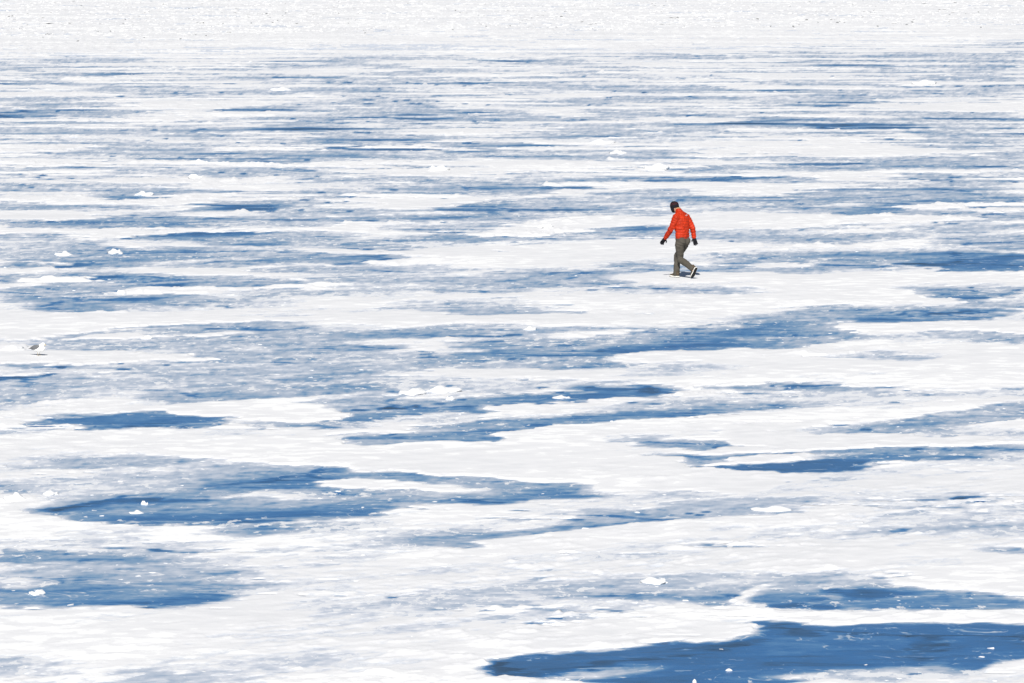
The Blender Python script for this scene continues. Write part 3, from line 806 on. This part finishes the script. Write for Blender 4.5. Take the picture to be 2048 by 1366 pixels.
def shard_mesh(seed):
    rr = np.random.default_rng(seed)
    bm = bmesh.new()
    k = 5
    a = np.sort(rr.random(k)) * .6 + np.arange(k) * 2 * math.pi / k
    bot = [bm.verts.new((math.cos(t) * (.7 + .6 * rr.random()), math.sin(t) * .5 * (.7 + .6 * rr.random()), -.15)) for t in a]
    top = [bm.verts.new((v.co.x * .75 + .2, v.co.y * .75, .25 + .55 * rr.random())) for v in bot]
    bm.faces.new(bot[::-1])
    bm.faces.new(top)
    for i in range(k):
        bm.faces.new((bot[i], bot[(i + 1) % k], top[(i + 1) % k], top[i]))
    me = bpy.data.meshes.new('ice_shard')
    bm.to_mesh(me)
    bm.free()
    me.materials.append(M_SHARD)
    return me


SM = [shard_mesh(s) for s in range(4)]
SH = [(405, 155, 0), (720, 157, 0), (645, 203, 0), (1055, 245, 0), (843, 243, 0), (1145, 228, 0), (1205, 232, 0), (1470, 147, 0), (1625, 142, 0), (1670, 100, 0), (1305, 155, 0), (2038, 155, 0),
      (455, 265, 0), (250, 238, 0), (1558, 100, 0), (1980, 97, 0), (88, 212, 700), (490, 127, 700), (617, 80, 700), (795, 175, 700), (937, 170, 700), (1062, 123, 700), (1235, 121, 700),
      (1437, 158, 700), (1917, 118, 700), (1955, 175, 700), (600, 197, 700), (790, 43, 700), (680, 52, 1348), (1168, 78, 1348), (487, 128, 1348),
      (565, 175, 1348), (697, 178, 1348), (840, 150, 1348), (955, 152, 1348), (1190, 172, 1348), (1393, 155, 1348), (1780, 88, 1348), (1360, 165, 1348), (1795, 180, 1348), (775, 135, 1348), (1045, 40, 1348)]
for i, (zx, zy, ox) in enumerate(SH):
    px, py = ox + zx / 2.926, zy / 2.926 + 1
    x, y = px2g(px, py)
    o = link('ice_shard', SM[i % 4])
    s = random.uniform(.04, .08)
    o.scale = (s * 1.2, s, s * 1.1)
    o.location = (float(x), float(y), ground(px, py)[0] + .11)
    o.rotation_euler = (random.uniform(-.3, .3), random.uniform(-.5, .5), random.uniform(-.8, .8))
    tag(o, 'small dark ice shard sticking out of the far white brash ice', 'ice shard', 'dark shards in the far brash ice')

# ------------------------------------------------------------------ figure helpers
def tube(bm, pts, rad, seg=14, side=None):
    """closed tapered tube through pts; rad: number or (r across, r deep) per point; side: fixed across-axis"""
    pts = [Vector(p) for p in pts]
    rings = []
    for i, p in enumerate(pts):
        a, b = pts[max(0, i - 1)], pts[min(len(pts) - 1, i + 1)]
        t = (b - a).normalized()
        s = Vector(side) if side is not None else (Vector((1, 0, 0)) if abs(t.x) < .8 else Vector((0, 1, 0)))
        s = (s - t * s.dot(t)).normalized()
        u = t.cross(s)
        r = rad[i]
        ra, rb = (r, r) if isinstance(r, (int, float)) else r
        rings.append([bm.verts.new(p + s * math.cos(k * 2 * math.pi / seg) * ra + u * math.sin(k * 2 * math.pi / seg) * rb) for k in range(seg)])
    for A, B in zip(rings, rings[1:]):
        for k in range(seg):
            bm.faces.new((A[k], A[(k + 1) % seg], B[(k + 1) % seg], B[k]))
    bm.faces.new(rings[0][::-1])
    bm.faces.new(rings[-1])


def ball(bm, c, r, seg=3):
    rs = (r, r, r) if isinstance(r, (int, float)) else r
    g = bmesh.ops.create_icosphere(bm, subdivisions=seg, radius=1)
    for v in g['verts']:
        v.co = Vector((v.co.x * rs[0], v.co.y * rs[1], v.co.z * rs[2])) + Vector(c)
    return g['verts']


def fuse(name, bm, voxel, smooth=6):
    """weld overlapping closed shapes to one continuous skin"""
    me = bpy.data.meshes.new(name)
    bmesh.ops.recalc_face_normals(bm, faces=bm.faces)
    bm.to_mesh(me)
    bm.free()
    o = bpy.data.objects.new('tmp', me)
    COL.objects.link(o)
    md = o.modifiers.new('r', 'REMESH')
    md.mode = 'VOXEL'
    md.voxel_size = voxel
    sm = o.modifiers.new('s', 'SMOOTH')
    sm.factor = .5
    sm.iterations = smooth
    dg = bpy.context.evaluated_depsgraph_get()
    out = bpy.data.meshes.new_from_object(o.evaluated_get(dg))
    out.name = name
    bpy.data.objects.remove(o)
    bpy.data.meshes.remove(me)
    for p in out.polygons:
        p.use_smooth = True
    return out


# ------------------------------------------------------------------ the walker
PXO, PYO = 1362.0, 555.0
ox, oy = px2g(PXO, PYO)
PS = scale_at(PYO)
ZS = 7.19 * PS


def J(zx, zy, y):
    """joint read off an enlargement of the photograph, with its own depth y (metres away from the lens)"""
    X = (zx - (PXO - 1270) * 7.19) / ZS
    Z = ((PYO - 380) * 7.19 - zy) / ZS - .07 * y
    return Vector((X, y, Z))


M_JACKET = plain('orange_red_puffer_nylon', (.45, .027, .004), .6, .25, .2, 9, .4)
M_TROUSER = plain('taupe_softshell', (.082, .074, .061), .85, .15, .15, 14, .3)
M_BLACK = plain('black_knit', (.012, .012, .016), .9, .15, .3, 40, .2)
M_RED = plain('dark_red_knit', (.085, .014, .014), .9, .15, .3, 40, .2)
M_SKIN = plain('skin', (.50, .28, .19), .6, .3, .06, 12)
M_LINING = plain('tan_collar_lining', (.42, .25, .14), .9, .1, .1, 20)
M_SHOE = plain('brown_shoe_upper', (.085, .065, .045), .8, .2, .3, 25, .2)
M_SOLE = plain('white_midsole', (.82, .80, .74), .7, .2, .04, 20)
M_OUT = plain('black_outsole', (.02, .02, .02), .8, .2, .2, 20)
M_LOGO = plain('white_print', (.85, .85, .84), .7, .2, .02, 20)

FWD = Vector((-.64, .77, 0))
RGT = Vector((.77, .64, 0))
walker = link('person', None)
walker.location = (float(ox) - .025, float(px2g(PXO, PYO + 4)[1]), .04)
tag(walker, 'person in an orange red puffer jacket and striped beanie walking across the snow', 'person')

hip_c = J(682, 705, 0)
l_hip, r_hip = J(640, 745, -.07), J(716, 745, .09)
l_knee, r_knee = J(652, 965, .0), J(614, 975, .20)
l_ank, r_ank = J(838, 1158, -.36), J(602, 1205, .17)
chest = J(664, 400, 0)
neck = J(622, 305, .05)
head = J(574, 238, .12)
l_sh, r_sh = J(588, 396, -.12), J(745, 392, .12)
l_el, r_el = J(524, 552, -.12), J(832, 540, .10)
l_wr, r_wr = J(438, 688, .06), J(852, 682, .08)

# body: one continuous figure under the clothes
bm = bmesh.new()
tube(bm, [hip_c - Vector((0, 0, .06)), hip_c + Vector((0, 0, .08)), J(672, 550, 0), chest, J(648, 345, .03), neck, head - Vector((0, 0, .03))],
     [(.14, .10), (.14, .10), (.135, .10), (.16, .11), (.12, .09), .055, .055], 16, RGT)
for a, b, c in ((l_sh, l_el, l_wr), (r_sh, r_el, r_wr)):
    tube(bm, [chest + (a - chest) * .5, a, a.lerp(b, .5), b, b.lerp(c, .4), c], [.05, .055, .05, .042, .042, .030], 10)
for a, b, c in ((l_hip, l_knee, l_ank), (r_hip, r_knee, r_ank)):
    tube(bm, [hip_c.lerp(a, .4), a, a.lerp(b, .5), b, b.lerp(c, .35), c], [.07, .07, .055, .038, .04, .030], 12)
ball(bm, head, (.075, .09, .112))
fd = (FWD * .86 + Vector((0, 0, -.5))).normalized()          # bowed head: the face looks forward and down
ball(bm, head + fd * .05 + Vector((0, 0, -.05)), (.055, .06, .062))
ball(bm, head + fd * .108 + Vector((0, 0, -.01)), (.014, .014, .022))      # nose
for s in (-1, 1):
    ball(bm, head + RGT * .078 * s, (.014, .018, .03))                     # ears
    ball(bm, head + fd * .085 + RGT * .032 * s + Vector((0, 0, .022)), .016)   # brow
body = link('body', fuse('body', bm, .011, 4), M_SKIN, walker)

# trousers
bm = bmesh.new()
tube(bm, [J(680, 655, 0), J(682, 700, 0), J(682, 745, 0), J(680, 785, 0)], [(.165, .125), (.175, .135), (.175, .14), (.14, .11)], 18, RGT)
ball(bm, hip_c + Vector((0, 0, -.04)) - FWD * .06 + RGT * .075, .10)
ball(bm, hip_c + Vector((0, 0, -.04)) - FWD * .06 - RGT * .075, .10)
tube(bm, [hip_c.lerp(l_hip, .6) + Vector((0, 0, .02)), l_hip + Vector((0, 0, -.05)), l_hip.lerp(l_knee, .5), l_knee + Vector((0, 0, .04)), l_knee - Vector((0, 0, .05)), l_knee.lerp(l_ank, .5), l_ank + Vector((.0, 0, .02))],
     [.10, .108, .097, .082, .080, .075, .070], 14)
tube(bm, [hip_c.lerp(r_hip, .6) + Vector((0, 0, .02)), r_hip + Vector((0, 0, -.05)), r_hip.lerp(r_knee, .5), r_knee + Vector((0, 0, .04)), r_knee - Vector((0, 0, .05)), r_knee.lerp(r_ank, .5), r_ank - Vector((0, 0, .03))],
     [.10, .105, .095, .080, .078, .076, .078], 14)
tme = fuse('trousers', bm, .011, 4)
co = np.empty(len(tme.vertices) * 3)
tme.vertices.foreach_get('co', co)
co = co.reshape(-1, 3)
no = np.array([v.normal[:] for v in tme.vertices])
wr = fbm(co[:, 0] * 6 + co[:, 1] * 5, co[:, 2] * 16, 3, 5) * .006 + fbm(co[:, 0] * 14, co[:, 2] * 5 + co[:, 1] * 9, 2, 9) * .004
kz = [l_knee.z, r_knee.z]
for z_ in kz:
    wr = wr + .006 * np.sin((co[:, 2] - z_) * 110 + co[:, 0] * 20) * np.exp(-((co[:, 2] - z_) / .06) ** 2)
wr = wr + .007 * np.sin((co[:, 2] - l_hip.z) * 85 + co[:, 0] * 35) * np.exp(-((co[:, 2] - l_hip.z + .06) / .07) ** 2)
tme.vertices.foreach_set('co', (co + no * wr[:, None]).reshape(-1))
trousers = link('trousers', tme, M_TROUSER, walker)

# jacket with stitched baffles
bm = bmesh.new()
tube(bm, [J(682, 690, 0), J(681, 660, 0), J(680, 600, 0), J(674, 530, 0), J(668, 450, 0), J(662, 390, .01), J(652, 345, .02), J(640, 318, .03)],
     [(.168, .125), (.182, .142), (.178, .146), (.186, .152), (.205, .152), (.205, .138), (.155, .115), (.09, .085)], 22, RGT)
tube(bm, [J(648, 340, .02), J(632, 300, .035), J(620, 268, .05)], [.092, .078, .070], 16, RGT)
for a, b, c in ((l_sh, l_el, l_wr), (r_sh, r_el, r_wr)):
    tube(bm, [chest.lerp(a, .2), chest.lerp(a, .65), a, a.lerp(b, .3), a.lerp(b, .6), b, b.lerp(c, .5), c], [.10, .10, .090, .084, .077, .070, .062, .050], 16)
    tube(bm, [J(640, 312, .03), J(650, 335, .02).lerp(a, .45) + Vector((0, 0, .012)), a + Vector((0, 0, .01))], [.075, .078, .08], 14)
jme = fuse('jacket', bm, .010, 8)
co = np.empty(len(jme.vertices) * 3)
jme.vertices.foreach_get('co', co)
co = co.reshape(-1, 3)
no = np.array([v.normal[:] for v in jme.vertices])


def seg_dist(P, a, b):
    a, b = np.array(a), np.array(b)
    d = b - a
    t = np.clip(((P - a) @ d) / (d @ d), 0, 1)
    return np.linalg.norm(P - a - t[:, None] * d, axis=1), t * np.linalg.norm(d)


dT, _ = seg_dist(co, hip_c, chest)
best = dT - .08
par = co[:, 2] + 0
for a, b, c in ((l_sh, l_el, l_wr), (r_sh, r_el, r_wr)):
    d1, t1 = seg_dist(co, a, b)
    d2, t2 = seg_dist(co, b, c)
    L1 = (b - a).length
    dd = np.minimum(d1, d2)
    pp = np.where(d1 < d2, t1, L1 + t2)
    m_ = dd < best
    best = np.where(m_, dd, best)
    par = np.where(m_, pp + 5, par)
ph = (par / .062 + .10 * fbm(co[:, 0] * 5, co[:, 1] * 5 + co[:, 2] * 3, 2, 3)) % 1.0
groove = np.exp(-(np.minimum(ph, 1 - ph) / .16) ** 2)
puck = fbm(co[:, 0] * 16 + co[:, 1] * 13, co[:, 2] * 22, 3, 13) * .0055
fold = .007 * np.sin(co[:, 0] * 22 + co[:, 2] * 30 + 3 * fbm(co[:, 0] * 5, co[:, 2] * 5, 2, 23)) * np.exp(-((co[:, 2] - J(0, 560, 0).z) / .09) ** 2)
jme.vertices.foreach_set('co', (co + no * (.002 - .0085 * groove + puck * 1.7 + fold * 1.4)[:, None]).reshape(-1))
jme.update()
jacket = link('jacket', jme, M_JACKET, walker)
# hem, cuffs, collar lining
bm = bmesh.new()
tube(bm, [J(682, 692, 0), J(682, 678, 0)], [(.176, .135), (.178, .137)], 24, RGT)
link('hem', fuse('hem', bm, .008, 2), M_JACKET, jacket)
bm = bmesh.new()
for k in range(24):
    a0 = k * 2 * math.pi / 24
    a1 = (k + 1) * 2 * math.pi / 24
c0, c1 = J(622, 274, .048), J(617, 250, .055)
tube(bm, [c0, c1], [.064, .060], 20, RGT)
link('collar_lining', fuse('collar_lining', bm, .008, 2), M_LINING, jacket)
for c, b in ((l_wr, l_el), (r_wr, r_el)):
    d = (c - b).normalized()
    bm = bmesh.new()
    tube(bm, [c - d * .015, c + d * .02], [.047, .043], 16)
    link('cuff', fuse('cuff', bm, .008, 2), M_JACKET, jacket)
# chest-logo mark printed behind the right shoulder: a quarter dome of three bands beside short bars
bvh = BVHTree.FromPolygons([v.co[:] for v in jme.vertices], [p.vertices[:] for p in jme.polygons])
lp = J(738, 368, -1.0)
hit, nrm, _, _ = bvh.ray_cast(lp + Vector((0, 0, .07 * 0)), Vector((0, 1, -.07)))
if hit is not None:
    up = (Vector((0, 0, 1)) - nrm * nrm.z).normalized()
    rt = up.cross(nrm)
    bm = bmesh.new()
    for r0_, r1_ in ((.006, .014), (.017, .025), (.028, .036)):
        prev = None
        for k in range(7):
            a = math.pi / 2 * k / 6
            e = [bm.verts.new(hit + nrm * .009 + (rt * math.cos(a) + up * math.sin(a)) * r) for r in (r0_, r1_)]
            if prev:
                bm.faces.new((prev[0], prev[1], e[1], e[0]))
            prev = e
    for k, wdt in enumerate((.026, .034, .030)):
        z0 = .020 - k * .009
        q = [bm.verts.new(hit + nrm * .009 + rt * x_ + up * z_) for x_, z_ in ((-.006 - wdt, z0 - .005), (-.006, z0 - .005), (-.006, z0), (-.006 - wdt, z0))]
        bm.faces.new(q)
    bmesh.ops.solidify(bm, geom=bm.faces[:], thickness=.002)
    me = bpy.data.meshes.new('logo')
    bm.to_mesh(me)
    bm.free()
    lo = link('logo', me, M_LOGO, jacket)
    lo['label'] = 'small white logo printed behind the right shoulder'

# beanie pulled over the ears, tilted with the bowed head
hup = (Vector((0, 0, 1)) * .93 + FWD * .30).normalized()
bm = bmesh.new()
tube(bm, [(0, 0, -.050), (0, 0, -.02), (0, 0, .03), (0, 0, .075), (0, 0, .105), (0, -.005, .125)],
     [(.094, .110), (.098, .114), (.098, .114), (.086, .100), (.062, .070), (.022, .024)], 24, (1, 0, 0))
for sg in (-1, 1):
    ball(bm, (.072 * sg, .012, -.070), (.026, .052, .052))
ball(bm, (0, .050, -.095), (.062, .054, .046))
R = Matrix((RGT, hup.cross(RGT), hup)).transposed()
hme = fuse('beanie', bm, .008, 4)
ha = np.empty(len(hme.vertices) * 3)
hme.vertices.foreach_get('co', ha)
ha = ha.reshape(-1, 3)
hme.materials.append(M_BLACK)
hme.materials.append(M_RED)
for p in hme.polygons:
    z = ha[list(p.vertices)].mean(0)[2]
    p.material_index = 1 if (.026 < z < .038 or .060 < z < .070) else 0
Rn = np.array(R)
hme.vertices.foreach_set('co', (ha @ Rn.T + np.array(head + hup * .012)).reshape(-1))
hme.update()
bn = link('beanie', hme, None, walker)
bn['label'] = 'black knit beanie with dark red stripes over the ears'

# gloves: palm and five fingers each
def glove(wrist, palm_dir, across, curl, thumb_side, name='glove'):
    d = Vector(palm_dir).normalized()
    a = (Vector(across) - d * Vector(across).dot(d)).normalized()
    nrm = d.cross(a).normalized()
    bm = bmesh.new()
    G = 1.05
    tube(bm, [wrist - d * .035, wrist, wrist + d * .045, wrist + d * .095], [(.040, .036), (.038, .032), (.047, .026), (.048, .022)], 14, a)
    for k, (o_, ln) in enumerate(((-.036, .068), (-.012, .080), (.012, .076), (.036, .060))):
        p0 = wrist + d * .080 + a * o_
        dirs = [d + a * (o_ * 2.5)]
        for c_ in (curl, curl * 1.1):
            q = dirs[-1].normalized()
            dirs.append((q * math.cos(c_) + nrm * math.sin(c_)))
        pts = [p0]
        for dd_, f_ in zip(dirs, (.45, .32, .23)):
            pts.append(pts[-1] + dd_.normalized() * (ln * f_ + .008))
        tube(bm, pts, [.0125, .012, .0112, .0095], 8)
    t0 = wrist + d * .028 + a * .036 * thumb_side
    t1 = t0 + (d * .55 + a * thumb_side * .75 + nrm * .25).normalized() * .042
    t2 = t1 + (d * .9 + a * thumb_side * .15 + nrm * .35).normalized() * .036
    tube(bm, [t0, t1, t2], [.0165, .0145, .011], 8)
    for v in bm.verts:
        v.co = wrist + (v.co - wrist) * G
    return link(name, fuse(name, bm, .0052, 3), M_BLACK, walker)


glove(l_wr, J(372, 782, .10) - J(438, 688, .06), (.75, .45, -.57), .7, 1)
glove(r_wr, J(880, 790, .06) - J(852, 682, .08), (.9, .2, 0), .22, -1)

# shoes
def shoe(heel, fdir, up, name='shoe'):
    f = Vector(fdir).normalized()
    u = (Vector(up) - f * Vector(up).dot(f)).normalized()
    s = f.cross(u)
    W = lambda x, y, z: Vector(heel) + f * x + s * y + u * z
    prof = [(-.015, .026), (.03, .040), (.09, .037), (.15, .042), (.20, .049), (.25, .044), (.285, .026)]
    outl = [(x, y) for x, y in prof] + [(x, -y) for x, y in prof[::-1]]
    lift = lambda x: max(0, (x - .2)) ** 2 * 3.2

    def slab(z0, z1, grow, nm, mat, par):
        bm = bmesh.new()
        lo = [bm.verts.new(W(x, y * grow, z0 + lift(x))) for x, y in outl]
        hi = [bm.verts.new(W(x, y * grow * .98, z1 + lift(x))) for x, y in outl]
        bm.faces.new(lo)
        bm.faces.new(hi[::-1])
        for i in range(len(outl)):
            j = (i + 1) % len(outl)
            bm.faces.new((lo[i], hi[i], hi[j], lo[j]))
        bmesh.ops.recalc_face_normals(bm, faces=bm.faces)
        me = bpy.data.meshes.new(nm)
        bm.to_mesh(me)
        bm.free()
        return link(nm, me, mat, par)
    bm = bmesh.new()
    tube(bm, [W(-.012, 0, .065), W(.03, 0, .070), W(.09, 0, .072), W(.15, 0, .064), W(.21, 0, .052), W(.262, 0, .050), W(.285, 0, .05)],
         [(.026, .034), (.036, .042), (.036, .045), (.040, .036), (.045, .026), (.038, .020), (.018, .012)], 14, s)
    tube(bm, [W(.03, 0, .06), W(.035, 0, .12), W(.03, 0, .15)], [.042, .044, .046], 14, f)
    up_ = link(name, fuse(name, bm, .007, 3), M_SHOE, walker)
    slab(.012, .034, 1.0, 'midsole', M_SOLE, up_)
    slab(0, .011, 1.03, 'outsole', M_OUT, up_)
    return up_


rh = J(628, 1250, .10)
shoe(Vector((rh.x, rh.y, .0)), FWD, (0, 0, 1))
lt = J(818, 1262, -.30)
lt = Vector((lt.x, lt.y, .0))
fd2 = (J(826, 1258, -.27) - J(890, 1140, -.40))
fd2 = Vector((fd2.x, fd2.y, 0)).normalized() * math.cos(math.radians(58)) + Vector((0, 0, -math.sin(math.radians(58))))
upv = Vector((FWD.x, FWD.y, 0)) * .8 + Vector((0, 0, .6))
shoe(lt - fd2 * .287 + Vector((0, 0, .004)), fd2, upv)

# ------------------------------------------------------------------ the gull
gx, gy = px2g(77, 715.0)
gull = link('gull', None)
gull.location = (float(gx), float(gy), .04)
gull.rotation_euler = (0, 0, math.radians(-38))
tag(gull, 'white and grey gull standing on the snow near the left edge', 'gull')
M_GW = plain('white_feathers', (.86, .86, .85), .8, .15, .04, 30)
M_GG = plain('grey_wing_feathers', (.17, .175, .185), .8, .15, .12, 30)
M_GB = plain('black_wing_tip', (.02, .02, .022), .8, .15, .1, 30)
M_BILL = plain('yellow_bill', (.62, .42, .12), .5, .3, .05, 30)
M_LEG = plain('yellowish_leg', (.40, .32, .16), .6, .3, .05, 30)
bm = bmesh.new()     # x forward
tube(bm, [(-.20, 0, .128), (-.13, 0, .130), (-.05, 0, .128), (.04, 0, .130), (.10, 0, .150), (.135, 0, .178)],
     [(.020, .008), (.044, .034), (.072, .062), (.078, .074), (.066, .070), (.040, .044)], 16, (0, 1, 0))
tube(bm, [(.06, 0, .165), (.10, 0, .195), (.118, 0, .212)], [.062, .052, .042], 14, (0, 1, 0))
ball(bm, (.124, 0, .222), (.044, .038, .037))
for s in (-1, 1):
    tube(bm, [(.01, .03 * s, .10), (.008, .03 * s, .060)], [.026, .012], 10)
link('body', fuse('gull_body', bm, .006, 5), M_GW, gull)
for s in (-1, 1):
    bm = bmesh.new()
    tube(bm, [(.075, .052 * s, .185), (.03, .060 * s, .172), (-.05, .058 * s, .156), (-.13, .042 * s, .140), (-.20, .024 * s, .130)],
         [(.016, .018), (.026, .046), (.028, .050), (.022, .032), (.010, .012)], 12, (0, 1, 0))
    wing = link('wing', fuse('gull_wing', bm, .005, 3), M_GG, gull)
    bm = bmesh.new()
    tube(bm, [(-.165, .032 * s, .134), (-.21, .022 * s, .126), (-.26, .012 * s, .116)], [(.012, .015), (.009, .010), (.004, .004)], 10, (0, 1, 0))
    link('wing_tip', fuse('gull_wing_tip', bm, .004, 2), M_GB, wing)
    bm = bmesh.new()
    tube(bm, [(.008, .03 * s, .09), (.002, .03 * s, .045), (.006, .03 * s, .004)], [.006, .004, .0045], 8)
    for t in (-.35, 0, .35):
        tube(bm, [(.004, .03 * s, .005), (.004 + .036 * math.cos(t), .03 * s + .036 * math.sin(t), .003)], [.0045, .003], 6)
    link('leg', fuse('gull_leg', bm, .003, 1), M_LEG, gull)
    bm = bmesh.new()
    ball(bm, (.140, .034 * s, .228), .0055, 2)
    me = bpy.data.meshes.new('eye')
    bm.to_mesh(me)
    bm.free()
    link('eye', me, M_GB, gull)
bm = bmesh.new()
tube(bm, [(.158, 0, .218), (.180, 0, .214), (.200, 0, .207)], [(.008, .011), (.006, .009), (.002, .004)], 10, (0, 1, 0))
link('bill', fuse('gull_bill', bm, .003, 1), M_BILL, gull)
bm = bmesh.new()
tube(bm, [(-.15, 0, .134), (-.20, 0, .130), (-.235, 0, .127)], [(.030, .010), (.034, .007), (.036, .004)], 10, (0, 1, 0))
link('tail', fuse('gull_tail', bm, .004, 2), M_GW, gull)
